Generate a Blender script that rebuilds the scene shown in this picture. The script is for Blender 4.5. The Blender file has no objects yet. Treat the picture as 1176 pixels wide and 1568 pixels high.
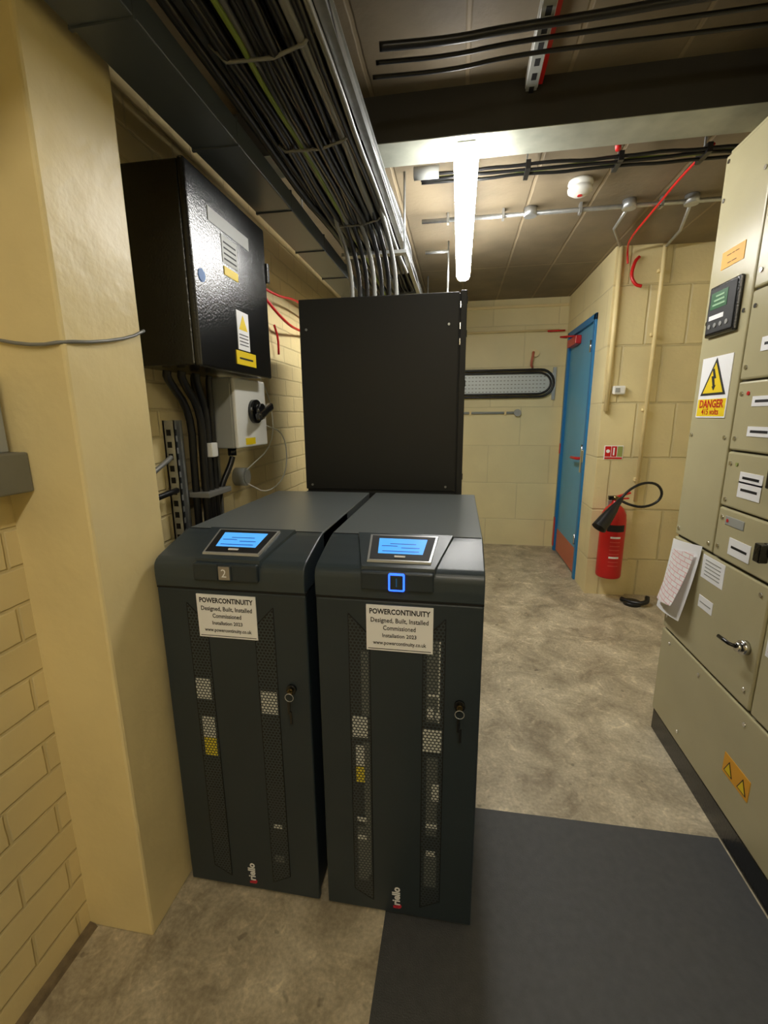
import bpy, bmesh, math, random
import numpy as np
from mathutils import Vector, Matrix
random.seed(7)
S=bpy.context.scene
try:
    S.view_settings.view_transform='Standard'
    S.view_settings.look='None'
except Exception: pass

# ---------------------------------------------------------------- materials
def lin(c):
    out=[]
    for v in c:
        v=v/255.
        out.append(v/12.92 if v<=.04045 else ((v+.055)/1.055)**2.4)
    return tuple(out)+(1,)
def mat(name,c,rough=.5,metal=0,var=0,vscale=6,bump=0,bscale=60,emis=0,spec=.5,coat=0):
    m=bpy.data.materials.new(name); m.use_nodes=True
    nt=m.node_tree; b=nt.nodes['Principled BSDF']
    col=lin(c)
    b.inputs['Base Color'].default_value=col
    b.inputs['Roughness'].default_value=rough
    b.inputs['Metallic'].default_value=metal
    b.inputs['Specular IOR Level'].default_value=spec
    if coat: b.inputs['Coat Weight'].default_value=coat
    g=nt.nodes.new('ShaderNodeNewGeometry')
    if var:
        n=nt.nodes.new('ShaderNodeTexNoise'); n.inputs['Scale'].default_value=vscale; n.inputs['Detail'].default_value=6
        nt.links.new(g.outputs['Position'],n.inputs['Vector'])
        r=nt.nodes.new('ShaderNodeMapRange')
        r.inputs['From Min'].default_value=.3;r.inputs['From Max'].default_value=.7
        r.inputs['To Min'].default_value=1-var;r.inputs['To Max'].default_value=1+var
        nt.links.new(n.outputs['Fac'],r.inputs['Value'])
        v=nt.nodes.new('ShaderNodeVectorMath');v.operation='SCALE'
        v.inputs[0].default_value=col[:3]
        nt.links.new(r.outputs[0],v.inputs['Scale']); nt.links.new(v.outputs[0],b.inputs['Base Color'])
    if bump:
        n=nt.nodes.new('ShaderNodeTexNoise'); n.inputs['Scale'].default_value=bscale; n.inputs['Detail'].default_value=4
        nt.links.new(g.outputs['Position'],n.inputs['Vector'])
        bp=nt.nodes.new('ShaderNodeBump');bp.inputs['Strength'].default_value=bump;bp.inputs['Distance'].default_value=.004
        nt.links.new(n.outputs['Fac'],bp.inputs['Height']);nt.links.new(bp.outputs[0],b.inputs['Normal'])
    if emis:
        b.inputs['Emission Color'].default_value=col;b.inputs['Emission Strength'].default_value=emis
    return m
def brick(name,c,axes,bw,bh,mortar=.006,rough=.45,mcol=.82,bump=.6,off=.5,shift=(0,0),var=.07):
    m=mat(name,c,rough); nt=m.node_tree;b=nt.nodes['Principled BSDF'];L=nt.links.new
    g=nt.nodes.new('ShaderNodeNewGeometry');s=nt.nodes.new('ShaderNodeSeparateXYZ');L(g.outputs['Position'],s.inputs[0])
    cb=nt.nodes.new('ShaderNodeCombineXYZ');L(s.outputs[axes[0]],cb.inputs[0]);L(s.outputs[axes[1]],cb.inputs[1])
    ad=nt.nodes.new('ShaderNodeVectorMath');ad.operation='ADD';ad.inputs[1].default_value=(shift[0],shift[1],0);L(cb.outputs[0],ad.inputs[0])
    nz=nt.nodes.new('ShaderNodeTexNoise');nz.inputs['Scale'].default_value=9;L(g.outputs['Position'],nz.inputs['Vector'])
    sc=nt.nodes.new('ShaderNodeVectorMath');sc.operation='SCALE';sc.inputs['Scale'].default_value=.008;L(nz.outputs['Color'],sc.inputs[0])
    a2=nt.nodes.new('ShaderNodeVectorMath');a2.operation='ADD';L(ad.outputs[0],a2.inputs[0]);L(sc.outputs[0],a2.inputs[1])
    t=nt.nodes.new('ShaderNodeTexBrick');L(a2.outputs[0],t.inputs['Vector'])
    t.inputs['Scale'].default_value=1;t.inputs['Brick Width'].default_value=bw;t.inputs['Row Height'].default_value=bh
    t.inputs['Mortar Size'].default_value=mortar;t.inputs['Mortar Smooth'].default_value=.6;t.offset=off
    col=lin(c);t.inputs['Color1'].default_value=col
    t.inputs['Color2'].default_value=tuple(x*.94 for x in col[:3])+(1,)
    t.inputs['Mortar'].default_value=tuple(min(1,x*mcol) for x in col[:3])+(1,)
    n=nt.nodes.new('ShaderNodeTexNoise');n.inputs['Scale'].default_value=3;n.inputs['Detail'].default_value=8;L(g.outputs['Position'],n.inputs['Vector'])
    r=nt.nodes.new('ShaderNodeMapRange');r.inputs['From Min'].default_value=.3;r.inputs['From Max'].default_value=.7
    r.inputs['To Min'].default_value=1-var;r.inputs['To Max'].default_value=1+var;L(n.outputs['Fac'],r.inputs['Value'])
    v=nt.nodes.new('ShaderNodeVectorMath');v.operation='SCALE';L(t.outputs['Color'],v.inputs[0]);L(r.outputs[0],v.inputs['Scale']);L(v.outputs[0],b.inputs['Base Color'])
    n2=nt.nodes.new('ShaderNodeTexNoise');n2.inputs['Scale'].default_value=45;n2.inputs['Detail'].default_value=5;L(g.outputs['Position'],n2.inputs['Vector'])
    mm=nt.nodes.new('ShaderNodeMath');mm.operation='MULTIPLY_ADD';L(t.outputs['Fac'],mm.inputs[0]);mm.inputs[1].default_value=-1.
    m3=nt.nodes.new('ShaderNodeMath');m3.operation='MULTIPLY';m3.inputs[1].default_value=.35;L(n2.outputs['Fac'],m3.inputs[0]);L(m3.outputs[0],mm.inputs[2])
    bp=nt.nodes.new('ShaderNodeBump');bp.inputs['Strength'].default_value=bump;bp.inputs['Distance'].default_value=.006
    L(mm.outputs[0],bp.inputs['Height']);L(bp.outputs[0],b.inputs['Normal'])
    return m
def perf(name,c,hole,p=.0095,rad=.36):
    m=mat(name,c,.4); nt=m.node_tree;b=nt.nodes['Principled BSDF'];L=nt.links.new
    def M(op,a,bb=None,cc=None):
        n=nt.nodes.new('ShaderNodeMath');n.operation=op
        for i,v in enumerate((a,bb,cc)):
            if v is None: continue
            if isinstance(v,(int,float)): n.inputs[i].default_value=v
            else: L(v,n.inputs[i])
        return n.outputs[0]
    g=nt.nodes.new('ShaderNodeNewGeometry');s=nt.nodes.new('ShaderNodeSeparateXYZ');L(g.outputs['Position'],s.inputs[0])
    u=M('DIVIDE',s.outputs[0],p);v=M('DIVIDE',s.outputs[2],p*.87)
    row=M('FLOOR',v);par=M('FLOORED_MODULO',row,2.);u2=M('MULTIPLY_ADD',par,.5,u)
    fu=M('SUBTRACT',M('FRACT',u2),.5);fv=M('SUBTRACT',M('FRACT',v),.5)
    d=M('SQRT',M('ADD',M('MULTIPLY',fu,fu),M('MULTIPLY',fv,fv)))
    h=M('LESS_THAN',d,rad)
    mx=nt.nodes.new('ShaderNodeMix');mx.data_type='RGBA';L(h,mx.inputs[0]);mx.inputs[6].default_value=lin(c);mx.inputs[7].default_value=lin(hole)
    L(mx.outputs[2],b.inputs['Base Color'])
    return m

CREAM=(229,210,156)
M_brickL=brick('painted_brick_left',CREAM,(1,2),.225,.088,mortar=.006,mcol=.84,bump=.6)
M_blockB=brick('painted_block_back',(230,218,170),(0,2),.62,.39,mortar=.006,mcol=.88,bump=.45,shift=(0,.1),var=.05)
M_blockE=brick('painted_block_pier',(227,212,162),(0,2),.27,.39,mortar=.009,mcol=.84,bump=.8,shift=(.1,.1))
M_blockD=brick('painted_block_doorwall',(232,218,170),(1,2),.45,.39,mortar=.007,mcol=.88,bump=.5,shift=(0,.1))
M_plaster=mat('painted_plaster',(232,213,158),.40,var=.07,vscale=4,bump=.7,bscale=16)
M_ceil=brick('ceiling_slab',(124,111,88),(0,1),.33,1.9,mortar=.010,rough=.7,mcol=1.4,bump=.5,off=0,var=.24)
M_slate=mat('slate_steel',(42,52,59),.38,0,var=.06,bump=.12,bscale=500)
M_slatesheen=mat('slate_steel_top_sheen',(108,115,117),.33,0,bump=.12,bscale=500)  # same slate steel; reflected light on the tops is put into the base colour
M_hood=mat('slate_steel_hood',(54,64,70),.30,0,bump=.12,bscale=500)
M_dark=mat('dark_gap',(8,9,10),.7)
M_black=mat('black_paint',(14,15,16),.22,0,bump=.22,bscale=160,spec=.8)
M_blackmatte=mat('black_matte',(30,32,34),.5,bump=.08,bscale=300)
M_cable=mat('cable_black',(24,24,25),.34)
M_cablegrey=mat('cable_grey',(130,130,126),.35)
M_cablegreen=mat('cable_green',(120,140,50),.45)
M_red=mat('red_plastic',(200,26,26),.35)
M_galv=mat('galvanised',(180,183,183),.36,.7,var=.12,vscale=30)
M_trunk=mat('trunking_steel',(80,87,94),.40,.2)
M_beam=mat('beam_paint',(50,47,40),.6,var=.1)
M_beambounce=mat('beam_under_bounce',(175,178,164),.55,var=.15,vscale=12)  # floor bounce painted into the underside as a lighter colour than the front
M_white=mat('white_plastic',(232,232,226),.4)
M_paper=mat('paper_white',(246,246,247),.6)
M_yellow=mat('label_yellow',(246,214,20),.5)
M_orange=mat('label_orange',(236,170,40),.5)
M_ink=mat('ink_black',(18,18,20),.6)
M_bluedot=mat('label_blue',(40,110,190),.5)
M_grey=mat('grey_plastic',(158,160,155),.45)
M_beige=mat('cabinet_beige',(184,176,140),.22,var=.03,bump=.10,bscale=350)
M_beigedk=mat('cabinet_gap',(70,66,52),.6)
M_door=mat('door_blue',(88,162,202),.45,var=.04)
M_frame=mat('frame_blue',(30,118,178),.45)
M_kick=mat('door_kick',(196,110,84),.5)
M_chrome=mat('chrome',(210,210,210),.15,1)
M_brass=mat('brass',(120,105,70),.3,1)
M_lcd=mat('lcd_blue',(84,168,244),.2,emis=.8)
M_lcdink=mat('lcd_ink',(30,60,150),.3,emis=.4)
M_glow=mat('button_glow',(40,90,255),.3,emis=3)
M_silver=mat('silver_bezel',(185,187,187),.3,.5)
M_num=mat('badge_grey',(150,140,125),.5)
M_pk=mat('logo_red',(214,50,70),.5)
M_perf=perf('perforated_slate',(56,66,72),(5,6,7))
M_perfr=perf('perforated_slate_grey',(54,62,68),(22,25,26))
M_perfl=perf('perforated_over_white',(66,72,74),(205,208,204),rad=.38)
M_perfy=perf('perforated_over_yellow',(58,62,50),(214,200,50),rad=.40)
M_perfm=perf('perforated_over_grey',(50,57,61),(105,110,108),rad=.36)
M_light=mat('diffuser_bright',(255,253,248),.4,emis=62)
M_light2=mat('diffuser_dim',(255,246,228),.4,emis=34)
M_mat=mat('rubber_mat',(72,73,74),.55,var=.1,vscale=40,bump=.4,bscale=300)
M_lcd2=mat('lcd_green',(60,110,74),.3)
M_signgreen=mat('sign_green',(150,160,90),.5)
M_extlabel=mat('extinguisher_label',(214,90,80),.5)
M_seg=mat('lcd_segment',(150,190,150),.4)
M_plate=mat('tray_backplate',(196,204,204),.4,.2)

def floor_mat():
    m=mat('concrete_floor',(150,136,112),.5);nt=m.node_tree;b=nt.nodes['Principled BSDF'];L=nt.links.new
    g=nt.nodes.new('ShaderNodeNewGeometry')
    n=nt.nodes.new('ShaderNodeTexNoise');n.inputs['Scale'].default_value=4.2;n.inputs['Detail'].default_value=10;n.inputs['Roughness'].default_value=.72;n.inputs['Distortion'].default_value=.5
    L(g.outputs['Position'],n.inputs['Vector'])
    r=nt.nodes.new('ShaderNodeValToRGB');e=r.color_ramp.elements
    e[0].position=.34;e[0].color=lin((140,128,106));e[1].position=.66;e[1].color=lin((210,198,170))
    k=r.color_ramp.elements.new(.5);k.color=lin((178,166,140));L(n.outputs['Fac'],r.inputs[0])
    n2=nt.nodes.new('ShaderNodeTexNoise');n2.inputs['Scale'].default_value=90;n2.inputs['Detail'].default_value=5;L(g.outputs['Position'],n2.inputs['Vector'])
    r2=nt.nodes.new('ShaderNodeMapRange');r2.inputs['From Min'].default_value=.3;r2.inputs['From Max'].default_value=.7;r2.inputs['To Min'].default_value=.82;r2.inputs['To Max'].default_value=1.15;L(n2.outputs['Fac'],r2.inputs['Value'])
    v3=nt.nodes.new('ShaderNodeTexNoise');v3.inputs['Scale'].default_value=11;v3.inputs['Detail'].default_value=3;v3.inputs['Distortion'].default_value=2.5;L(g.outputs['Position'],v3.inputs['Vector'])
    r3=nt.nodes.new('ShaderNodeMapRange');r3.inputs['From Min'].default_value=.56;r3.inputs['From Max'].default_value=.66;r3.inputs['To Min'].default_value=1;r3.inputs['To Max'].default_value=1.25;L(v3.outputs['Fac'],r3.inputs['Value'])
    v4=nt.nodes.new('ShaderNodeTexNoise');v4.inputs['Scale'].default_value=23;v4.inputs['Detail'].default_value=2;L(g.outputs['Position'],v4.inputs['Vector'])
    r4=nt.nodes.new('ShaderNodeMapRange');r4.inputs['From Min'].default_value=.68;r4.inputs['From Max'].default_value=.74;r4.inputs['To Min'].default_value=1;r4.inputs['To Max'].default_value=.6;L(v4.outputs['Fac'],r4.inputs['Value'])
    mu=nt.nodes.new('ShaderNodeMath');mu.operation='MULTIPLY';L(r2.outputs[0],mu.inputs[0]);L(r3.outputs[0],mu.inputs[1])
    mu2=nt.nodes.new('ShaderNodeMath');mu2.operation='MULTIPLY';L(mu.outputs[0],mu2.inputs[0]);L(r4.outputs[0],mu2.inputs[1])
    v=nt.nodes.new('ShaderNodeVectorMath');v.operation='SCALE';L(r.outputs[0],v.inputs[0]);L(mu2.outputs[0],v.inputs['Scale']);L(v.outputs[0],b.inputs['Base Color'])
    mr=nt.nodes.new('ShaderNodeMapRange');mr.inputs['To Min'].default_value=.3;mr.inputs['To Max'].default_value=.65;L(n.outputs['Fac'],mr.inputs['Value']);L(mr.outputs[0],b.inputs['Roughness'])
    bp=nt.nodes.new('ShaderNodeBump');bp.inputs['Strength'].default_value=.25;bp.inputs['Distance'].default_value=.004;L(n2.outputs['Fac'],bp.inputs['Height']);L(bp.outputs[0],b.inputs['Normal'])
    return m
M_floor=floor_mat()

# ---------------------------------------------------------------- mesh builder
class B:
    def __init__(s,name): s.name=name;s.bm=bmesh.new();s.mats=[]
    def mi(s,m):
        if m not in s.mats: s.mats.append(m)
        return s.mats.index(m)
    def _merge(s,bm2,m,smooth=False):
        i=s.mi(m)
        for f in bm2.faces: f.material_index=i;f.smooth=smooth
        me=bpy.data.meshes.new('t');bm2.to_mesh(me);bm2.free();s.bm.from_mesh(me);bpy.data.meshes.remove(me)
    def box(s,x0,x1,y0,y1,z0,z1,m,bev=0,seg=2,rot=None,piv=None):
        b=bmesh.new();bmesh.ops.create_cube(b,size=1)
        for v in b.verts: v.co=Vector(((x0+x1)/2+v.co.x*(x1-x0),(y0+y1)/2+v.co.y*(y1-y0),(z0+z1)/2+v.co.z*(z1-z0)))
        if bev: bmesh.ops.bevel(b,geom=b.edges[:],offset=bev,segments=seg,affect='EDGES',profile=.5)
        if rot is not None:
            c=Vector(piv) if piv else Vector(((x0+x1)/2,(y0+y1)/2,(z0+z1)/2))
            for v in b.verts: v.co=rot@(v.co-c)+c
        s._merge(b,m);return s
    def prism(s,poly,axis,a,c,m,bev=0,smooth=False):
        def P(p,t):
            return {'x':(t,p[0],p[1]),'y':(p[0],t,p[1]),'z':(p[0],p[1],t)}[axis]
        b=bmesh.new();A=[b.verts.new(P(p,a)) for p in poly];C=[b.verts.new(P(p,c)) for p in poly]
        n=len(poly);b.faces.new(A);b.faces.new(C[::-1])
        for i in range(n): b.faces.new((A[i],C[i],C[(i+1)%n],A[(i+1)%n]))
        bmesh.ops.recalc_face_normals(b,faces=b.faces)
        if bev: bmesh.ops.bevel(b,geom=b.edges[:],offset=bev,segments=2,affect='EDGES',profile=.5)
        s._merge(b,m,smooth);return s
    def cyl(s,p0,p1,r,m,r2=None,seg=20,cap=True):
        p0=Vector(p0);p1=Vector(p1);d=p1-p0
        b=bmesh.new();bmesh.ops.create_cone(b,cap_ends=cap,segments=seg,radius1=r,radius2=r if r2 is None else r2,depth=d.length)
        q=d.to_track_quat('Z','Y').to_matrix()
        for v in b.verts: v.co=q@v.co+(p0+p1)/2
        i=s.mi(m)
        for f in b.faces: f.smooth=len(f.verts)==4
        for f in b.faces: f.material_index=i
        me=bpy.data.meshes.new('t');b.to_mesh(me);b.free();s.bm.from_mesh(me);bpy.data.meshes.remove(me);return s
    def lathe(s,prof,org,axis,m,seg=24):
        ax=Vector(axis).normalized();q=ax.to_track_quat('Z','Y').to_matrix();org=Vector(org)
        b=bmesh.new();rings=[]
        for r,t in prof:
            rings.append([b.verts.new(q@Vector((max(r,1e-4)*math.cos(k*2*math.pi/seg),max(r,1e-4)*math.sin(k*2*math.pi/seg),t))+org) for k in range(seg)])
        for a,c in zip(rings,rings[1:]):
            for k in range(seg): b.faces.new((a[k],a[(k+1)%seg],c[(k+1)%seg],c[k]))
        b.faces.new(rings[0][::-1]);b.faces.new(rings[-1])
        bmesh.ops.recalc_face_normals(b,faces=b.faces)
        s._merge(b,m,True);return s
    def tube(s,pts,r,m,seg=8,closed=False,smoothn=0):
        P=[Vector(p) for p in pts]
        for _ in range(smoothn):
            Q=[]
            n=len(P)
            rng=range(n) if closed else range(n-1)
            if not closed: Q.append(P[0])
            for i in rng:
                a,c=P[i],P[(i+1)%n];Q+= [a*.75+c*.25,a*.25+c*.75]
            if not closed: Q.append(P[-1])
            P=Q
        n=len(P);b=bmesh.new();rings=[];up=None
        for i,p in enumerate(P):
            if closed: t=(P[(i+1)%n]-P[i-1])
            else: t=P[min(i+1,n-1)]-P[max(i-1,0)]
            t.normalize()
            if up is None:
                up=Vector((0,0,1)) if abs(t.z)<.9 else Vector((1,0,0))
            x=t.cross(up);
            if x.length<1e-4: x=t.orthogonal()
            x.normalize();y=x.cross(t).normalized();up=y
            rings.append([b.verts.new(p+(x*math.cos(k*2*math.pi/seg)+y*math.sin(k*2*math.pi/seg))*r) for k in range(seg)])
        for i in range(n-1 if not closed else n):
            a,c=rings[i],rings[(i+1)%n]
            for k in range(seg): b.faces.new((a[k],a[(k+1)%seg],c[(k+1)%seg],c[k]))
        if not closed: b.faces.new(rings[0][::-1]);b.faces.new(rings[-1])
        bmesh.ops.recalc_face_normals(b,faces=b.faces)
        s._merge(b,m,True);return s
    def text(s,txt,org,right,up,size,m,align='CENTER',bold=0,width=None):
        cu=bpy.data.curves.new('t','FONT');cu.body=txt;cu.size=size;cu.align_x=align;cu.align_y='CENTER';cu.extrude=.0002;cu.offset=bold
        cu.resolution_u=2
        o=bpy.data.objects.new('t',cu);S.collection.objects.link(o)
        dg=bpy.context.evaluated_depsgraph_get();dg.update()
        me=bpy.data.meshes.new_from_object(o.evaluated_get(dg))
        R=Vector(right).normalized();U=Vector(up).normalized();N=R.cross(U)
        k=1
        if width:
            xs=[v.co.x for v in me.vertices];k=width/(max(xs)-min(xs))
        for v in me.vertices: v.co=Vector(org)+R*v.co.x*k+U*v.co.y+N*v.co.z
        b=bmesh.new();b.from_mesh(me);bpy.data.meshes.remove(me)
        bpy.data.objects.remove(o);bpy.data.curves.remove(cu)
        s._merge(b,m);return s
    def quad(s,a,b_,c,d,m):
        b=bmesh.new();b.faces.new([b.verts.new(p) for p in (a,b_,c,d)]);s._merge(b,m);return s
    def done(s):
        me=bpy.data.meshes.new(s.name);s.bm.to_mesh(me);s.bm.free()
        for m in s.mats: me.materials.append(m)
        co=[v.co.copy() for v in me.vertices];c=sum(co,Vector())/len(co)
        for v in me.vertices: v.co-=c
        o=bpy.data.objects.new(s.name,me);o.location=c;S.collection.objects.link(o);return o

H=2.48
XL=-.973; YB=4.8; XD=1.01; YE=3.5; XR=1.75; YF=-1.7
# ---------------------------------------------------------------- room shell
B('floor').box(XL-.15,XR+.15,YF-.15,YB+.15,-.12,0,M_floor).done()
B('ceiling').box(XL-.15,XR+.15,YF-.15,YB+.15,H,H+.12,M_ceil).done()
B('wall_left').box(XL-.15,XL,YF,YB,0,H,M_brickL).done()
B('wall_back').box(XL,XD,YB,YB+.15,0,H,M_blockB).done()
B('wall_right').box(XR,XR+.15,YF,YE,0,H,M_blockD).done()
B('wall_front').box(XL,XR,YF-.15,YF,0,H,M_blockB).done()
DY0,DY1,DZ=3.80,4.70,2.13
B('wall_doorside').box(XD,XD+.14,YE+.2,DY0,0,H,M_blockD).done()
B('wall_doorend').box(XD,XD+.14,DY1,YB,0,H,M_blockD).done()
B('wall_lintel').box(XD,XD+.14,DY0,DY1,DZ,H,M_blockD).done()
w=B('wall_pier');w.box(XD+.002,1.30,YE,YE+.2,0,H,M_blockE).box(XD,XD+.004,YE+.003,YE+.2,0,H,M_blockD);w.done()
B('wall_recess').box(1.30,XR+.15,YE+.03,YE+.2,0,H,M_blockE).done()
p=B('wall_pillar')
p.box(XL-.01,-.781,.816,1.05,0,H,M_plaster,bev=.007);p.done()
t=B('trim_1');t.box(XL,-.906,-1.0,.815,1.225,1.31,mat('sill_grey',(120,118,104),.6,var=.1),bev=.004);t.done()
t=B('baseboard_left');t.prism([(XL,0),(XL+.022,0),(XL+.016,.008),(XL,.014)],'y',YF,.815,mat('mortar_fillet',(120,104,78),.9,var=.3,vscale=30,bump=1,bscale=60));t.done()
t=B('sill_grey_block');t.box(XL,-.935,-1.,.80,1.31,1.47,M_grey,bev=.003);t.done()  # plain grey block on the sill, kind of part not known
d=B('door_1')
d.box(XD-.015,XD+.13,DY0,DY0+.05,0,DZ,M_frame,bev=.003)
d.box(XD-.015,XD+.13,DY1-.05,DY1,0,DZ,M_frame,bev=.003)
d.box(XD-.015,XD+.13,DY0,DY1,DZ-.05,DZ,M_frame,bev=.003)
d.box(XD+.01,XD+.05,DY0+.05,DY1-.05,.01,DZ-.05,M_door,bev=.002)
d.box(XD+.006,XD+.012,DY0+.07,DY1-.07,.02,.24,M_kick)
d.box(XD-.02,XD-.013,DY1-.05,DY1,.05,.35,M_red).box(XD-.02,XD-.013,DY1-.045,DY1-.01,1.0,1.1,M_red)
d.box(XD-.0,XD+.012,DY0+.12,DY0+.17,.9,1.08,M_chrome,bev=.004)
d.tube([(XD+.01,DY0+.14,1.02),(XD-.03,DY0+.14,1.02),(XD-.04,DY0+.16,1.02),(XD-.04,DY0+.30,1.015)],.012,M_red,smoothn=1)
d.box(XD-.04,XD+.01,DY1-.42,DY1-.12,1.98,2.05,M_red,bev=.006)
d.tube([(XD-.02,DY1-.3,2.06),(XD-.12,DY1-.2,2.07),(XD-.03,DY1-.02,2.09)],.008,M_red)
for z in (.3,1.05,1.85): d.cyl((XD-.02,DY0+.05,z),(XD-.02,DY0+.05,z+.09),.009,M_chrome)
d.box(XD-.03,XD-.014,DY0+.003,DY0+.045,1.0,1.1,M_chrome,bev=.004)
d.done()
b=B('trim_beam');b.box(-.9,XR,1.81,1.97,2.335,H,M_beam).box(-.9,XR,1.812,1.968,2.333,2.336,M_beambounce);b.done()

# ---------------------------------------------------------------- UPS
def ups(x0,num,glow):
    W=.40;u=B('uninterruptible_power_supply');X=lambda t:x0+t
    u.box(X(.003),X(W-.003),.985,1.775,.03,.96,M_slate,bev=.004)
    u.box(X(.025),X(W-.025),1.0,1.76,0,.03,M_dark)
    u.box(X(0),X(W),.967,.985,.018,.952,M_slate,bev=.004)
    prof=[(.965,.957),(.963,.985),(.964,1.008),(.967,1.018),(.974,1.026),(.985,1.032),(1.02,1.043),(1.07,1.057),(1.105,1.066),(1.13,1.070),(1.40,1.070),(1.40,.957)]
    u.prism(prof,'x',X(0),X(W),M_hood,bev=.003)
    u.prism([(1.128,.957),(1.128,1.0702),(1.775,1.0702),(1.775,.957)],'x',X(.0),X(W),M_slatesheen,bev=.003)
    u.box(X(.0),X(W),.9675,.99,.952,.957,M_dark)
    u.box(X(.004),X(W-.004),1.126,1.129,1.0695,1.0708,M_dark)
    c=X(W/2)
    def sl(y,dz=0): return 1.0325+(y-.985)*.268+dz
    def hexa(pts,y0,y1,h,m,dx=0):
        a,bw=pts
        bm=bmesh.new();vs=[]
        for (xx,yy) in ((-a,y0),(a,y0),(bw,y1),(-bw,y1)):
            vs.append((bm.verts.new((c+xx,yy,sl(yy,-.01))),bm.verts.new((c+xx*.97,yy+(.004 if yy==y0 else -.004),sl(yy,h)))))
        lo=[v[0] for v in vs];hi=[v[1] for v in vs]
        bm.faces.new(lo[::-1]);bm.faces.new(hi)
        for i in range(4): bm.faces.new((lo[i],lo[(i+1)%4],hi[(i+1)%4],hi[i]))
        bmesh.ops.recalc_face_normals(bm,faces=bm.faces);u._merge(bm,m)
    hexa((.088,.128),.966,1.122,.008,M_hood)
    hexa((.078,.090),.984,1.104,.013,M_silver)
    hexa((.073,.084),.989,1.099,.0138,M_ink)
    hexa((.056,.063),1.012,1.084,.0148,M_lcd)
    for k,(xa,xb,yy) in enumerate(((-.045,.02,1.070),(-.03,.035,1.055),(-.05,-.01,1.045),(.0,.045,1.038),(-.045,.045,1.022))):
        u.quad((c+xa,yy,sl(yy,.0153)),(c+xb,yy,sl(yy,.0153)),(c+xb,yy+.003,sl(yy+.003,.0153)),(c+xa,yy+.003,sl(yy+.003,.0153)),M_lcdink)
    u.box(c-.012,c+.014,1.0005,1.006,sl(1.0,.0135),sl(1.0,.0165),M_paper)
    u.box(c-.085,c+.085,.953,.972,.983,1.028,M_slate,bev=.004)
    u.box(c-.019,c+.019,.9505,.955,.984,1.027,M_glow if glow else M_slate,bev=.004)
    u.box(c-.015,c+.015,.949,.953,.988,1.023,M_num if not glow else M_slate,bev=.002)
    u.text(num,(c,.9485,1.005),(1,0,0),(0,0,1),.03,M_bluedot if glow else M_paper)
    def strip(xa,xb,mirror):
        if not mirror: poly=[(X(xa),.085),(X(xb),.055),(X(xb),.86),(X(xa),.915)]
        else: poly=[(X(xa),.055),(X(xb),.085),(X(xb),.915),(X(xa),.86)]
        u.prism(poly,'y',.9655,.968,M_perfr if glow else M_perf)
        for (p,q) in zip(poly,poly[1:]+poly[:1]):
            u.cyl((p[0],.9665,p[1]),(q[0],.9665,q[1]),.0015,M_dark,seg=6)
    strip(.080,.132,False);strip(.262,.314,True)
    k=[0]
    def patch(xa,xb,z0,z1,m):
        k[0]+=1;u.box(X(xa),X(xb),.9652-.00008*k[0],.966,z0,z1,m)
    if glow:
        patch(.272,.304,.64,.86,M_perfm);patch(.274,.302,.30,.54,M_perfm);patch(.112,.128,.14,.56,M_perfm)
        patch(.110,.128,.64,.82,M_perfm);patch(.092,.12,.12,.3,M_perfm);patch(.272,.304,.13,.24,M_perfm)
        patch(.300,.304,.64,.86,M_perfl)
        patch(.084,.124,.575,.635,M_perfl);patch(.092,.114,.49,.55,M_perfl);patch(.092,.114,.44,.485,M_perfy)
        patch(.264,.310,.555,.62,M_perfl);patch(.274,.290,.65,.68,M_perfl);patch(.288,.306,.41,.46,M_perfl);patch(.294,.306,.65,.67,M_perfl)
        patch(.092,.116,.255,.27,M_perfl);patch(.092,.116,.315,.33,M_perfl);patch(.276,.3,.235,.25,M_perfl);patch(.274,.304,.325,.34,M_perfl);patch(.274,.304,.71,.72,M_perfl)
    else:
        patch(.272,.302,.2,.40,M_perfr);patch(.09,.12,.2,.36,M_perfr)
        patch(.082,.124,.640,.70,M_perfl);patch(.090,.126,.52,.585,M_perfl);patch(.090,.126,.465,.522,M_perfy)
        patch(.266,.310,.615,.68,M_perfl);patch(.272,.300,.13,.155,M_perfm);patch(.276,.300,.25,.262,M_perfl)
    lx,lz=X(.352),.695
    u.cyl((lx,.967,lz),(lx,.958,lz),.013,M_black);u.cyl((lx,.958,lz),(lx,.951,lz),.007,M_brass)
    u.cyl((lx,.951,lz),(lx,.946,lz),.0035,M_brass,seg=8)
    u.tube([(lx+.011*math.cos(a),.945,lz-.012+.011*math.sin(a)) for a in [i*math.pi/6 for i in range(12)]],.0010,M_silver,closed=True,seg=6)
    u.box(lx-.006,lx+.002,.944,.947,lz-.06,lz-.022,M_black,bev=.001);u.box(lx+.0,lx+.006,.941,.944,lz-.085,lz-.05,M_black)
    lc=X(.205) if glow else X(.19)
    u.box(lc-.080,lc+.080,.9635,.9665,.825,.942,M_paper)
    yv=.9632
    u.text('POWERCONTINUITY',(lc,yv,.926),(1,0,0),(0,0,1),.0185,M_ink,bold=.0005,width=.145)
    for i,(tx,sz,wd) in enumerate((('Designed, Built, Installed',.0165,.138),('Commissioned',.0165,.078),('Installation 2023',.0135,.082),('www.powercontinuity.co.uk',.0135,.128))):
        u.text(tx,(lc,yv,.904-.0195*i),(1,0,0),(0,0,1),sz,M_ink,bold=.0002,width=wd)
    u.box(lc-.076,lc+.076,.963,.9636,.829,.8305,M_ink)
    u.text('riello',(X(.197),.9655,.080),(0,0,1),(-1,0,0),.030,M_paper,bold=.001)
    u.cyl((X(.203),.9664,.046),(X(.203),.9655,.046),.008,M_pk,seg=14);u.box(X(.188),X(.200),.9655,.9666,.038,.045,M_pk)
    for xs in (X(.0025),X(W-.0025)):
        u.box(xs-.0008,xs+.0008,1.36,1.364,.05,.94,M_dark)
    u.done()
ups(-.758,'2',False)
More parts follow.
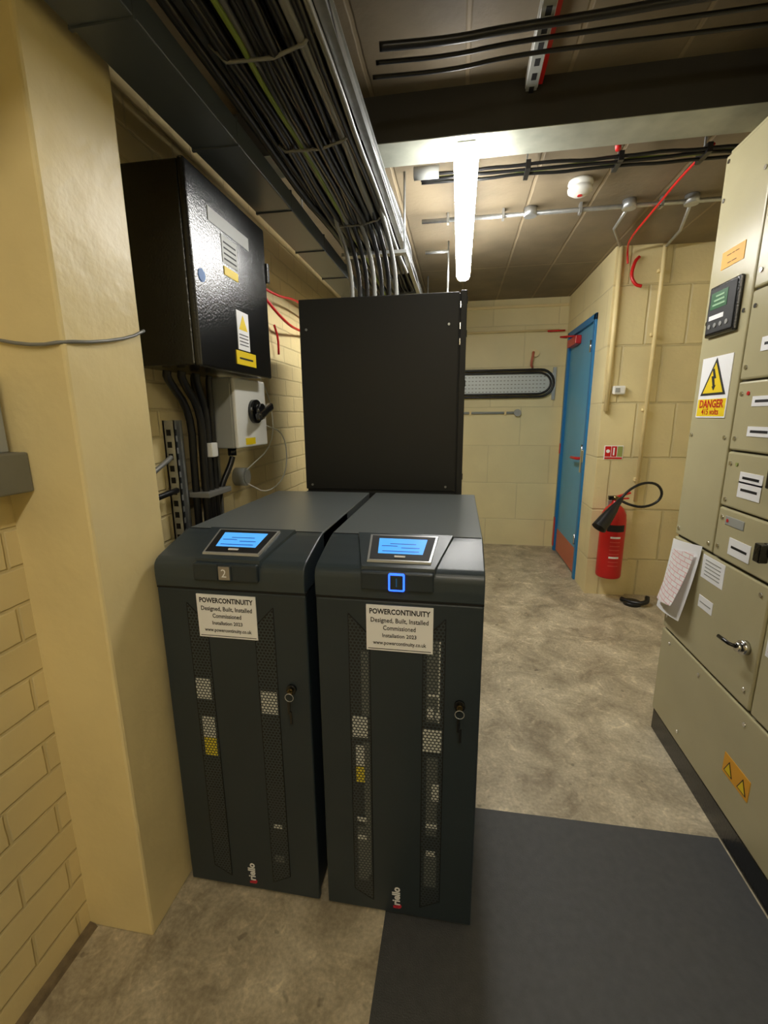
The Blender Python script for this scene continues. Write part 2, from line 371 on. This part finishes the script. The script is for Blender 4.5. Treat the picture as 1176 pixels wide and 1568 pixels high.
ups(-.332,'1',True)

# ---------------------------------------------------------------- tall black cabinet
c=B('battery_cabinet')
x0,x1,y0,y1,zt=-.684,.018,1.93,2.55,1.86
c.box(x0+.004,x1-.004,y0+.008,y1,.05,zt-.004,M_blackmatte,bev=.003)
c.box(x0+.03,x1-.03,y0+.03,y1-.02,0,.05,M_dark)
c.box(x0,x1-.03,y0,y0+.01,1.055,zt,M_blackmatte,bev=.0025)
c.box(x0,x1-.03,y0,y0+.01,.05,1.045,M_blackmatte,bev=.0025)
c.box(x1-.026,x1,y0+.001,y0+.02,.05,zt+.006,M_blackmatte,bev=.003)
for xx in (x0+.03,x1-.07):
    for z in (1.075,zt-.12): c.cyl((xx,y0-.003,z),(xx,y0+.001,z),.005,M_galv,seg=12)
for z in (1.1,1.5,1.70,1.83): c.box(x1-.004,x1+.003,y0+.06,y0+.075,z,z+.025,M_dark)
for z in (1.66,1.72,1.80): c.box(x1-.0265,x1-.024,y0-.001,y0+.0,z,z+.025,M_chrome)
c.done()

# ---------------------------------------------------------------- wall switch box
c=B('bypass_switch_box')
y0,y1,z0,z1,xf=1.25,1.75,1.53,2.06,-.745
c.box(XL,xf-.022,y0,y1,z0,z1,M_black,bev=.004)
c.box(xf-.022,xf,y0-.004,y1+.004,z0-.004,z1+.004,M_black,bev=.008,seg=3)
c.box(xf-.001,xf+.0015,y0+.10,y0+.36,z1-.115,z1-.075,M_grey)
c.box(xf-.001,xf+.0015,y0+.17,y0+.27,z1-.205,z1-.125,M_grey).box(xf,xf+.002,y0+.175,y0+.265,z1-.24,z1-.215,M_yellow)
for k in range(4): c.box(xf,xf+.002,y0+.18,y0+.26,z1-.195+k*.016,z1-.190+k*.016,M_ink)
c.cyl((xf-.001,y0+.04,z1-.28),(xf+.0015,y0+.04,z1-.28),.018,M_bluedot)
ly=y0+.235
c.box(xf-.001,xf+.0015,ly,ly+.085,z0+.075,z0+.20,M_paper)
c.prism([(ly+.012,z0+.14),(ly+.073,z0+.14),(ly+.0425,z0+.19)],'x',xf,xf+.002,M_yellow)
for k in range(4): c.box(xf,xf+.002,ly+.01,ly+.075,z0+.09+k*.011,z0+.093+k*.011,M_ink)
c.box(xf-.001,xf+.0025,ly-.02,ly+.125,z0+.025,z0+.07,M_yellow)
c.box(xf,xf+.003,ly,ly+.1,z0+.043,z0+.049,M_ink)
c.box(xf-.02,xf+.008,y1+.0,y1+.018,z0+.35,z0+.42,M_black,bev=.003)
c.done()
c=B('rotary_isolator')
c.box(-.90,-.815,1.54,1.80,1.265,1.52,M_grey,bev=.006)
c.box(-.815,-.80,1.54,1.80,1.265,1.52,M_white,bev=.006)
c.cyl((-.80,1.68,1.40),(-.782,1.68,1.40),.045,M_black).cyl((-.782,1.68,1.40),(-.76,1.68,1.40),.03,M_black)
c.box(-.772,-.745,1.63,1.76,1.385,1.415,M_black,bev=.008,rot=Matrix.Rotation(.35,3,'X'))
c.box(-.8005,-.7985,1.60,1.68,1.275,1.30,M_yellow)
c.box(XL,-.90,1.65,1.67,1.3,1.34,M_galv).box(XL,-.90,1.65,1.67,1.44,1.48,M_galv)
c.cyl((-.86,1.6,1.265),(-.86,1.6,1.235),.016,M_black)
c.done()
def chan(y,zt):
    c=B('slotted_channel')
    c.box(XL,XL+.006,y,y+.045,.05,zt,M_galv)
    c.box(XL,XL+.042,y,y+.003,.05,zt,M_galv).box(XL,XL+.042,y+.042,y+.045,.05,zt,M_galv)
    c.box(XL+.039,XL+.042,y,y+.014,.05,zt,M_galv).box(XL+.039,XL+.042,y+.031,y+.045,.05,zt,M_galv)
    z=.2
    while z<zt-.04:
        c.box(XL+.012,XL+.028,y-.0008,y+.001,z,z+.02,M_dark);c.box(XL+.0405,XL+.0428,y+.003,y+.011,z,z+.02,M_dark);z+=.04
    c.done()
chan(1.36,1.37);chan(1.585,1.26)
c=B('power_cable_drop')
for k,(ya,yb,xx,r) in enumerate(((1.31,1.43,-.90,.013),(1.34,1.445,-.87,.013),(1.42,1.475,-.87,.014),(1.46,1.49,-.90,.014),(1.50,1.51,-.87,.011))):
    c.tube([(xx,ya,1.522),(xx-.005,ya,1.50),(xx-.01,yb,1.40),(xx-.02,yb+.005,1.2),(xx-.02,yb,1.0),(xx-.02,yb,.3)],r,M_cable,smoothn=2,seg=10)
c.tube([(-.86,1.6,1.23),(-.865,1.59,1.2),(-.89,1.55,1.12),(-.91,1.53,1.0),(-.91,1.53,.8)],.011,M_cable,smoothn=2)
c.box(XL+.002,-.86,1.415,1.575,1.10,1.12,M_cablegrey,bev=.004);c.box(-.9,-.86,1.46,1.5,1.24,1.29,M_white,bev=.003)
c.done()
c=B('wall_conduit_stub')
c.tube([(XL+.012,1.1,1.22),(-.93,1.2,1.2),(-.93,1.3,1.24),(-.94,1.34,1.25)],.008,M_cablegrey,smoothn=1)
c.tube([(XL+.012,1.1,1.12),(-.93,1.2,1.13),(-.93,1.34,1.14)],.01,M_cable,smoothn=1)
c.done()
c=B('junction_box')
c.cyl((XL,1.83,1.12),(XL+.05,1.83,1.12),.04,M_grey);c.cyl((XL+.05,1.83,1.12),(XL+.055,1.83,1.12),.03,M_grey)
c.tube([(XL+.05,1.83,1.15),(-.86,2.0,1.25),(-.88,2.05,1.45),(-.93,2.0,1.6),(-.96,1.95,1.7)],.003,M_white,smoothn=2,seg=6)
c.tube([(XL+.05,1.83,1.09),(-.86,1.9,1.03),(-.84,2.1,1.1),(-.86,2.15,1.3),(-.84,1.83,1.35)],.003,M_white,smoothn=2,seg=6)
c.done()
c=B('pillar_wire')
c.tube([(-.965,.812,1.545),(-.90,.808,1.53),(-.83,.808,1.522),(-.776,.811,1.528),(-.774,.9,1.54),(-.774,1.0,1.565),(-.777,1.056,1.59)],.0035,M_cablegrey,smoothn=1)
c.done()

# ---------------------------------------------------------------- overhead trunking, ladder, cables
c=B('overhead_trunking')
c.box(-.745,-.612,-1.6,4.7,2.10,2.16,M_trunk,bev=.003)
for y in (.9,1.3,1.7,2.1,2.5,2.9,3.5): c.box(-.748,-.611,y,y+.008,2.096,2.165,M_trunk)
for y in (1.0,2.2,3.4): c.cyl((-.742,y,2.13),(-.742,y,H),.005,M_galv,seg=8)
c.done()
c=B('cable_ladder_with_cables')
for xa in (-.545,-.282):
    c.box(xa-.002,xa+.002,-1.6,4.7,2.14,2.20,M_galv);c.box(xa-.010,xa+.012,-1.6,4.7,2.137,2.141,M_galv);c.box(xa-.008,xa+.008,-1.6,4.7,2.198,2.201,M_galv)
y=-1.5
while y<4.6: c.box(-.545,-.282,y,y+.03,2.142,2.155,M_galv);y+=.60
cols=[M_cable]*7+[M_cablegrey]+[M_cable]*3
def longcable(x,z,r,m,amp=.012,ya=-1.5,yb=4.6):
    P=[];yy=ya
    while yy<yb:
        P.append((max(x+random.uniform(-amp,amp),-.545),yy,z+random.uniform(-amp*.5,amp*.5)));yy+=.25
    c.tube(P,r,m,seg=8,smoothn=1)
for i in range(13): longcable(-.54+i*.021,2.168+random.uniform(0,.006),random.choice((.009,.011,.013)),random.choice(cols))
for i in range(12): longcable(-.535+i*.021,2.188+random.uniform(0,.012),random.choice((.010,.012,.014)),random.choice(cols),.015)
for i in range(9): longcable(-.52+i*.028,2.215+random.uniform(0,.012),random.choice((.011,.014)),M_cable,.015)
for i in range(9): longcable(-.535+i*.018,2.118+random.uniform(-.012,.008),random.choice((.008,.010,.012)),M_cable if i not in (5,) else M_cablegrey,.012,yb=4.5)
for i,(x,m,r) in enumerate(((-.365,M_cable,.012),(-.34,M_cablegrey,.012),(-.315,M_cable,.010),(-.39,M_cable,.009),(-.30,M_cablegrey,.008))): longcable(x,2.122,r,m,.006,yb=3.0)
longcable(-.46,2.105,.006,M_cablegreen,.015)
for i in range(7):
    x=-.50+i*.03
    c.tube([(x,1.5,2.17),(x+.01,1.8,2.14),(x+.01,2.05+.02*i,2.10),(x+.02,2.2+.02*i,1.98),(x+.02,2.22+.02*i,1.802)],.010,M_cable if i%3 else M_cablegrey,smoothn=2)
for y in (1.1,1.45,2.0): c.tube([(-.53,y,2.125),(-.50,y+.01,2.095),(-.40,y+.02,2.098),(-.33,y+.01,2.108),(-.30,y,2.13)],.004,M_cablegrey)
for y in (.6,2.3,3.9):
    c.box(-.545,-.25,y,y+.04,2.075,2.09,M_galv)
    c.cyl((-.262,y+.02,2.08),(-.262,y+.02,H-.06),.005,M_galv,seg=8)
for v in c.bm.verts: v.co.z+=.06;v.co.x*=1.075
c.done()
c=B('wall_side_cables')
for i in range(4):
    P=[(-.80-.03*i+random.uniform(-.008,.008),-1.5+.3*k,2.22+.022*i+random.uniform(-.006,.006)) for k in range(21)]
    c.tube(P,.011,M_cable,smoothn=1)
c.done()
c=B('red_alarm_wiring')
c.tube([(-.96,1.8,2.1),(-.93,1.95,2.02),(-.91,2.1,1.92),(-.88,2.3,1.84),(-.92,2.6,1.86),(-.95,3.0,1.9)],.007,M_red,smoothn=2)
c.tube([(-.95,2.0,2.0),(-.9,2.2,1.95),(-.88,2.5,2.0),(-.94,2.9,1.97)],.006,M_red,smoothn=2)
c.tube([(-.95,2.3,1.84),(-.94,2.32,1.78),(-.95,2.34,1.70)],.006,M_red,smoothn=1)
c.done()

# ---------------------------------------------------------------- ceiling services
c=B('ceiling_strut')
c.box(.185,.225,1.1,1.80,2.44,2.48,M_white,bev=.002).box(.187,.222,1.1,1.80,2.434,2.441,M_grey).box(.225,.24,1.1,1.8,2.45,2.475,M_red)
y=1.12
while y<1.8: c.box(.197,.213,y,y+.03,2.4335,2.4355,M_dark);y+=.06
c.done()
c=B('ceiling_cables')
for k in range(3):
    c.tube([(-.25-.02*k,1.47+.055*k,2.39),(-.05,1.49+.055*k,2.395),(.1,1.50+.05*k,2.41),(.3,1.51+.05*k,2.418),(.6,1.50+.06*k,2.42),(1.2,1.49+.07*k,2.42)],.011 if k<1 else .006,M_cable,smoothn=2)
c.done()
c=B('ceiling_cable_run')
for k,m in enumerate((M_cable,M_cable,M_cablegreen,M_cable)):
    P=[(x*.1,2.24+.018*k+random.uniform(-.006,.006),2.425-.012*(k%2)+random.uniform(-.006,.004)) for x in range(-2,12)]
    c.tube(P,.007,m,smoothn=1)
c.cyl((-.23,2.24,2.43),(-.12,2.24,2.43),.025,M_grey)
for x in (.25,.62,.95): c.box(x,x+.02,2.23,2.33,2.405,2.44,M_cable).box(x+.005,x+.012,2.27,2.28,2.44,2.48,M_galv)
c.tube([(.6,2.2,2.48),(.6,2.18,2.42)],.012,M_red).tube([(.98,2.25,2.44),(.97,2.5,2.44),(.98,2.8,2.43),(.99,3.2,2.42),(1.07,3.47,2.44),(1.08,3.47,2.36)],.006,M_red,smoothn=2)
c.done()
c=B('ceiling_conduit')
c.tube([(-.24,2.8,2.45),(1.6,2.8,2.45)],.011,M_galv,seg=12)
for x in (.35,.85,1.15): c.cyl((x,2.8,2.435),(x,2.8,2.478),.034,M_galv)
c.tube([(.85,2.8,2.45),(.87,3.1,2.45),(1.0,3.40,2.45)],.009,M_galv);c.tube([(1.15,2.8,2.45),(1.27,3.2,2.45),(1.3,3.45,2.45)],.009,M_galv)
for x in (-.1,.2,.6,1.0): c.box(x,x+.012,2.78,2.82,2.43,H,M_galv)
c.done()
c=B('smoke_detector')
c.lathe([(.03,0),(.055,.002),(.058,.015),(.05,.022),(.048,.03),(.058,.034),(.056,.048),(.035,.062),(0,.064)],(.545,2.55,H),(0,0,-1),M_white)
c.cyl((.545,2.55,H-.066),(.545,2.55,H-.062),.012,M_red)
c.done()
c=B('conduit_drop')
c.tube([(1.30,3.47,2.47),(1.30,3.47,2.3),(1.295,3.47,.75)],.0135,M_plaster,seg=12);
for z in (.9,1.4,1.9,2.3): c.box(1.275,1.315,3.465,3.499,z,z+.02,M_plaster)
c.done()
c=B('cable_pipe');c.tube([(1.035,3.48,2.47),(1.035,3.48,1.4)],.016,M_plaster,seg=12);c.done()
c=B('red_cable_hook');c.tube([(1.15,3.48,2.40),(1.12,3.46,2.37),(1.10,3.45,2.28),(1.13,3.44,2.22),(1.17,3.44,2.21)],.011,M_red,smoothn=2);c.done()

def batten(xc,ya,yb,ml,zt,hw=.044):
    c=B('fluorescent_batten_light')
    k=hw/.052
    c.box(xc-.040*k,xc+.040*k,ya+.01,yb-.01,zt-.02,zt+.005,M_white,bev=.003)
    pr=[(-.05,-.02),(-.052,-.045),(-.04,-.066),(-.015,-.075),(.015,-.075),(.04,-.066),(.052,-.045),(.05,-.02)]
    c.prism([(xc+a*k,zt+b_) for a,b_ in pr],'y',ya,yb,ml)
    for y in (ya+.3,yb-.3): c.cyl((xc,y,zt),(xc,y,H),.005,M_galv,seg=8)
    c.done()
batten(-.002,1.83,3.25,M_light,2.325)
batten(.1,-1.5,.1,M_light2,H-.03,.052)
c=B('pull_switch')
c.tube([(-.1,3.2,H),(-.1,3.2,2.15)],.006,M_galv).box(-.13,-.07,3.17,3.23,2.11,2.16,M_white,bev=.004).tube([(-.25,3.2,2.42),(-.1,3.2,2.42)],.01,M_galv);c.done()

# ---------------------------------------------------------------- back wall
c=B('wall_cable_tray')
cx,cz,hw,hh=.35,1.685,.56,.13
P=[]
for k in range(13):
    a=-math.pi/2+math.pi*k/12;P.append((cx+hw-hh+hh*math.cos(a),cz+hh*math.sin(a)))
for k in range(13):
    a=math.pi/2+math.pi*k/12;P.append((cx-hw+hh+hh*math.cos(a),cz+hh*math.sin(a)))
c.box(cx-hw,cx+hw,YB-.012,YB-.002,cz-hh*.75,cz+hh*.75,M_plate)
for r,o,mm in ((.012,0,M_cable),(.010,-.028,M_cable)):
    Q=[(cx+(x-cx)*(1+o/hw),YB-.03,cz+(z-cz)*(1+o/hh)) for x,z in P];c.tube(Q,r,mm,closed=True)
for i in range(28):
    for j in range(5): c.box(cx-hw+.08+i*.035,cx-hw+.097+i*.035,YB-.0135,YB-.0125,cz-.082+j*.036,cz-.074+j*.036,M_cablegrey)
c.box(cx+hw-.01,cx+hw+.02,YB-.02,YB,cz-.16,cz+.15,M_galv)
c.done()
c=B('wall_conduit')
c.tube([(-.9,YB-.015,1.40),(.57,YB-.015,1.40)],.012,M_grey);c.cyl((.58,YB-.04,1.40),(.58,YB,1.40),.035,M_grey)
for x in (.1,.45): c.box(x,x+.02,YB-.03,YB,1.38,1.42,M_plaster)
c.done()
t=B('trim_2');t.box(XL,XD-.01,YB-.02,YB,2.395,2.42,M_plaster,bev=.003).tube([(-.9,YB-.02,2.18),(.93,YB-.02,2.18)],.010,M_plaster).tube([(.82,YB-.03,2.17),(.98,YB-.04,2.17)],.008,M_red);t.done()
c=B('wall_bracket');c.tube([(.70,YB-.005,1.98),(.70,YB-.04,1.98),(.68,YB-.05,1.86),(.70,YB-.01,1.84)],.012,M_kick,smoothn=1).cyl((.72,YB,1.97),(.72,YB-.03,1.97),.035,M_plaster);c.done()

c=B('light_switch');c.box(1.065,1.15,YE-.035,YE-.0005,1.515,1.575,M_white,bev=.01).box(1.08,1.11,YE-.038,YE-.034,1.53,1.56,M_grey,bev=.002);c.done()
c=B('fire_sign');c.box(1.055,1.185,YE-.004,YE-.001,1.055,1.155,M_paper)
c.box(1.06,1.10,YE-.006,YE-.003,1.075,1.15,M_red).box(1.105,1.14,YE-.006,YE-.003,1.075,1.15,M_red).box(1.145,1.18,YE-.006,YE-.003,1.075,1.15,M_signgreen).box(1.06,1.18,YE-.006,YE-.003,1.058,1.07,M_red)
c.cyl((1.08,YE-.008,1.115),(1.08,YE-.005,1.115),.013,M_paper).box(1.115,1.125,YE-.008,YE-.005,1.085,1.14,M_paper);c.done()
c=B('fire_extinguisher')
ex,ey=1.135,3.40
c.lathe([(.06,.19),(.082,.192),(.086,.205),(.086,.62),(.080,.67),(.060,.71),(.035,.735),(.024,.75),(.022,.77)],(ex,ey,0),(0,0,1),M_red,seg=32)
c.cyl((ex,ey,.765),(ex,ey,.80),.022,M_brass)
c.box(ex-.02,ex+.10,ey-.016,ey+.016,.80,.812,M_red,bev=.004,rot=Matrix.Rotation(-.35,3,'Y')).box(ex-.01,ex+.09,ey-.013,ey+.013,.775,.785,M_red,bev=.004,rot=Matrix.Rotation(-.1,3,'Y'))
c.box(ex-.05,ex-.005,ey-.015,ey+.015,.77,.80,M_black,bev=.004)
for k in range(9):
    a0=-2.3+k*.16;a1=a0+.165
    pts=[(ex+.0868*math.cos(a),ey+.0868*math.sin(a)) for a in (a0,a1)]
    c.quad((pts[0][0],pts[0][1],.55),(pts[1][0],pts[1][1],.55),(pts[1][0],pts[1][1],.60),(pts[0][0],pts[0][1],.60),M_ink)
    if 1<k<7:
        for q in range(8):
            z=.29+q*.03
            c.quad((pts[0][0]+.0,pts[0][1]-.0006,z),(pts[1][0],pts[1][1]-.0006,z),(pts[1][0],pts[1][1]-.0006,z+(.014 if q in (2,7) else .006)),(pts[0][0],pts[0][1]-.0006,z+(.014 if q in (2,7) else .006)),M_extlabel if q not in (2,7) else M_paper)
hy=ey-.05
P=[(ex+.02,hy+.03,.775),(ex+.08,hy,.745),(ex+.17,hy-.01,.73),(ex+.26,hy-.01,.77),(ex+.285,hy-.01,.84),(ex+.24,hy-.01,.905),(ex+.15,hy-.01,.91),(ex+.06,hy-.02,.86),(ex,hy-.04,.79)]
c.tube(P,.009,M_cable,smoothn=2,seg=10)
d=Vector((-.165,-.10,-.20)).normalized()
c.lathe([(.014,0),(.018,.02),(.020,.05),(.032,.10),(.045,.20),(.050,.27),(.051,.275),(.045,.272),(.02,.2)],(ex+.01,hy-.04,.80),d,M_cable)
c.box(ex-.02,ex+.02,ey+.08,YE-.0,.45,.75,M_galv)
c.done()
c=B('door_stop')
c.tube([(1.24,3.38,.02),(1.3,3.30,.02),(1.38,3.28,.035),(1.40,3.33,.06)],.018,M_cable,smoothn=2).cyl((1.3,3.33,0),(1.3,3.33,.025),.06,M_cable);c.done()

# ---------------------------------------------------------------- switchgear cabinet (right)
XF=.885
c=B('switchgear_cabinet')
c.box(XF+.012,1.55,-1.0,1.925,.095,2.25,M_beigedk)
c.box(XF+.02,1.55,1.915,1.93,.095,2.26,M_beige,bev=.002)
c.box(XF+.014,1.56,-1.0,1.93,2.245,2.262,M_beige,bev=.002)
c.box(XF+.006,1.54,-1.0,1.925,0,.095,M_black,bev=.003)
def pan(y0,y1,z0,z1,proud=0,bev=.005): c.box(XF-proud,XF+.02,y0+.003,y1-.003,z0+.003,z1-.003,M_beige,bev=bev)
def screw(y,z,pr=0): c.cyl((XF-pr-.003,y,z),(XF-pr+.001,y,z),.007,M_chrome,seg=12)
pan(1.655,1.93,.90,2.245)
pan(1.345,1.93,.495,.895);pan(.70,1.93,.10,.49)
pan(.70,1.34,.495,.895)
zz=[.90,1.075,1.26,1.48,1.75,2.0,2.245]
for a,b_ in zip(zz,zz[1:]): pan(1.12,1.648,a,b_,.004,.006)
for a,b_ in zip(zz,zz[1:]): pan(.62,1.115,a,b_,.0)
pan(.05,.62,.1,2.245);pan(-.55,.05,.1,2.245);pan(-1.0,-.55,.1,2.245)
for z in (.93,1.3,1.7,2.1,2.22):
    screw(1.685,z);screw(1.905,z)
for y,z in ((1.9,.55),(1.38,.55),(1.38,.86),(1.9,.86),(1.85,.45),(1.35,.45),(1.62,.45),(1.0,.45),(1.7,.15)): screw(y,z)
for z in (1.1,1.22,1.3,1.44,1.52,1.7,1.8,1.95,.94,1.04): screw(1.62,z,.004)
for z0,z1 in ((.93,.985),(1.12,1.17),(1.165,1.20),(1.31,1.34),(1.40,1.43),(1.56,1.60),(1.86,1.90)):
    c.box(XF-.006,XF-.003,1.45,1.56,z0,z1,M_paper)
    c.box(XF-.0065,XF-.0055,1.465,1.545,(z0+z1)/2-.004,(z0+z1)/2+.004,M_ink)
for z in (1.0,1.21,1.37):
    c.cyl((XF-.004,1.36,z),(XF-.025,1.36,z),.022,M_black);c.box(XF-.045,XF-.02,1.345,1.375,z-.035,z+.02,M_black,bev=.004)
c.box(XF-.006,XF-.003,1.50,1.60,1.02,1.05,M_grey,bev=.002)
for z,m in ((1.05,M_red),(1.235,M_signgreen),(1.455,M_red)): c.cyl((XF-.003,1.585,z-.015),(XF-.007,1.585,z-.015),.006,m,seg=12)
def T(txt,y,z,size,m,dx=.0025,bold=0): c.text(txt,(XF-dx,y,z),(0,-1,0),(0,0,1),size,m,bold=bold)
c.box(XF-.0015,XF+.002,1.73,1.86,1.865,1.92,M_orange);
T('---- -- ---',1.795,1.905,.02,M_ink);T('--- ----',1.795,1.88,.02,M_ink)
c.box(XF-.014,XF+.002,1.705,1.885,1.645,1.815,M_black,bev=.006)
c.box(XF-.0165,XF-.013,1.715,1.875,1.655,1.805,M_ink,bev=.003)
c.box(XF-.0175,XF-.016,1.76,1.86,1.735,1.79,M_lcd2)
for k in range(3): c.box(XF-.0185,XF-.0172,1.77+k*.005,1.845-k*.008,1.745+k*.014,1.751+k*.014,M_seg)
for k in range(4): c.cyl((XF-.0155,1.85-k*.035,1.68),(XF-.019,1.85-k*.035,1.68),.008,M_silver,seg=12)
c.box(XF-.0175,XF-.016,1.77,1.86,1.70,1.715,M_paper)
c.box(XF-.0025,XF+.001,1.70,1.89,1.365,1.575,M_paper)
c.box(XF-.003,XF-.002,1.705,1.885,1.37,1.43,M_yellow)
c.prism([(1.715,1.443),(1.875,1.443),(1.795,1.570)],'x',XF-.0035,XF-.002,M_ink)
c.prism([(1.731,1.451),(1.859,1.451),(1.795,1.553)],'x',XF-.0042,XF-.003,M_yellow)
c.prism([(1.80,1.535),(1.782,1.50),(1.794,1.50),(1.785,1.475),(1.779,1.477),(1.79,1.459),(1.803,1.473),(1.797,1.474),(1.812,1.508),(1.80,1.508),(1.81,1.53)],'x',XF-.005,XF-.004,M_ink)
T('DANGER',1.795,1.412,.038,M_red,.0035,.001);T('415 volts',1.795,1.385,.03,M_red,.0035,.0004)
c.box(XF-.0015,XF+.001,1.28,1.41,.235,.305,M_orange)
for yy in (1.31,1.38): c.prism([(yy-.022,.245),(yy+.022,.245),(yy,.29)],'x',XF-.0025,XF-.001,M_ink);c.prism([(yy-.017,.248),(yy+.017,.248),(yy,.283)],'x',XF-.003,XF-.002,M_yellow)
c.box(XF-.0015,XF+.001,1.565,1.70,.80,.885,M_paper)
for k in range(5): c.box(XF-.0022,XF-.001,1.585,1.68,.815+k*.013,.819+k*.013,M_grey)
c.box(XF-.0015,XF+.001,1.60,1.69,.69,.735,M_paper).box(XF-.002,XF-.001,1.61,1.68,.71,.714,M_grey)
c.box(XF-.0015,XF+.001,1.22,1.32,.70,.84,M_paper)
for k in range(7): c.box(XF-.0022,XF-.001,1.235,1.31,.715+k*.016,.72+k*.016,M_pk)
c.cyl((XF,1.40,.68),(XF-.018,1.40,.68),.022,M_chrome);c.cyl((XF-.018,1.40,.68),(XF-.03,1.40,.68),.014,M_chrome)
c.tube([(XF-.025,1.40,.68),(XF-.045,1.41,.685),(XF-.055,1.45,.69)],.006,M_black)
c.done()
c=B('hanging_papers')
def sheet(y0,y1,z0,z1,xb,curl,m,nx=8):
    bm=bmesh.new();G=[]
    for i in range(nx+1):
        row=[]
        for j in range(nx+1):
            s_=i/nx;t_=j/nx
            y=y0+(y1-y0)*s_+ .03*(1-t_);z=z0+(z1-z0)*t_
            x=xb-curl*((1-t_)**1.5)*(.6+.4*s_)-.01*math.sin(3*s_)
            row.append(bm.verts.new((x,y,z+ .03*(s_-.5))))
        G.append(row)
    for i in range(nx):
        for j in range(nx): bm.faces.new((G[i][j],G[i+1][j],G[i+1][j+1],G[i][j+1]))
    c._merge(bm,m,True)
def paper_mat():
    m=mat('printed_paper',(238,232,228),.6);nt=m.node_tree;b=nt.nodes['Principled BSDF'];L=nt.links.new
    g=nt.nodes.new('ShaderNodeNewGeometry');w=nt.nodes.new('ShaderNodeTexBrick');mp=nt.nodes.new('ShaderNodeSeparateXYZ');cb=nt.nodes.new('ShaderNodeCombineXYZ')
    L(g.outputs['Position'],mp.inputs[0]);L(mp.outputs[1],cb.inputs[0]);L(mp.outputs[2],cb.inputs[1]);L(cb.outputs[0],w.inputs['Vector'])
    w.inputs['Scale'].default_value=1;w.inputs['Brick Width'].default_value=.045;w.inputs['Row Height'].default_value=.018;w.inputs['Mortar Size'].default_value=.001
    w.inputs['Color1'].default_value=lin((248,246,245));w.inputs['Color2'].default_value=lin((246,234,234));w.inputs['Mortar'].default_value=lin((222,130,134));L(w.outputs['Color'],b.inputs['Base Color'])
    return m
MP=paper_mat()
sheet(1.895,1.735,.635,.86,XF-.014,.042,MP);sheet(1.93,1.71,.585,.895,XF-.003,.03,M_paper)
c.done()

# rubber mat, L-shaped round the right-hand UPS
B('rubber_mat').prism([(-.168,-1.5),(XF,-1.5),(XF,1.372),(.055,1.364),(.055,.996),(-.168,.996)],'z',0.0,.004,M_mat).done()

w=bpy.data.worlds.new('w');S.world=w;w.use_nodes=True
w.node_tree.nodes['Background'].inputs[0].default_value=(.05,.05,.05,1);w.node_tree.nodes['Background'].inputs[1].default_value=.3

# ---------------------------------------------------------------- camera
pi_,ya,ro=np.radians([12.24,9.53,-.42])
cp,sp,cy,sy=np.cos(pi_),np.sin(pi_),np.cos(ya),np.sin(ya)
F=Vector((-sy*cp,cy*cp,-sp));R0=Vector((cy,sy,0));U0=R0.cross(F)
R=R0*math.cos(ro)+U0*math.sin(ro);U=-R0*math.sin(ro)+U0*math.cos(ro)
cam=bpy.data.cameras.new('camera');co=bpy.data.objects.new('camera',cam);S.collection.objects.link(co)
mw=Matrix((( R.x,U.x,-F.x,0),(R.y,U.y,-F.y,0),(R.z,U.z,-F.z,1.38),(0,0,0,1)))
co.matrix_world=mw
cam.sensor_fit='VERTICAL';cam.sensor_height=36;cam.sensor_width=27;cam.lens=679.3/1568*36;cam.clip_start=.02
S.camera=co
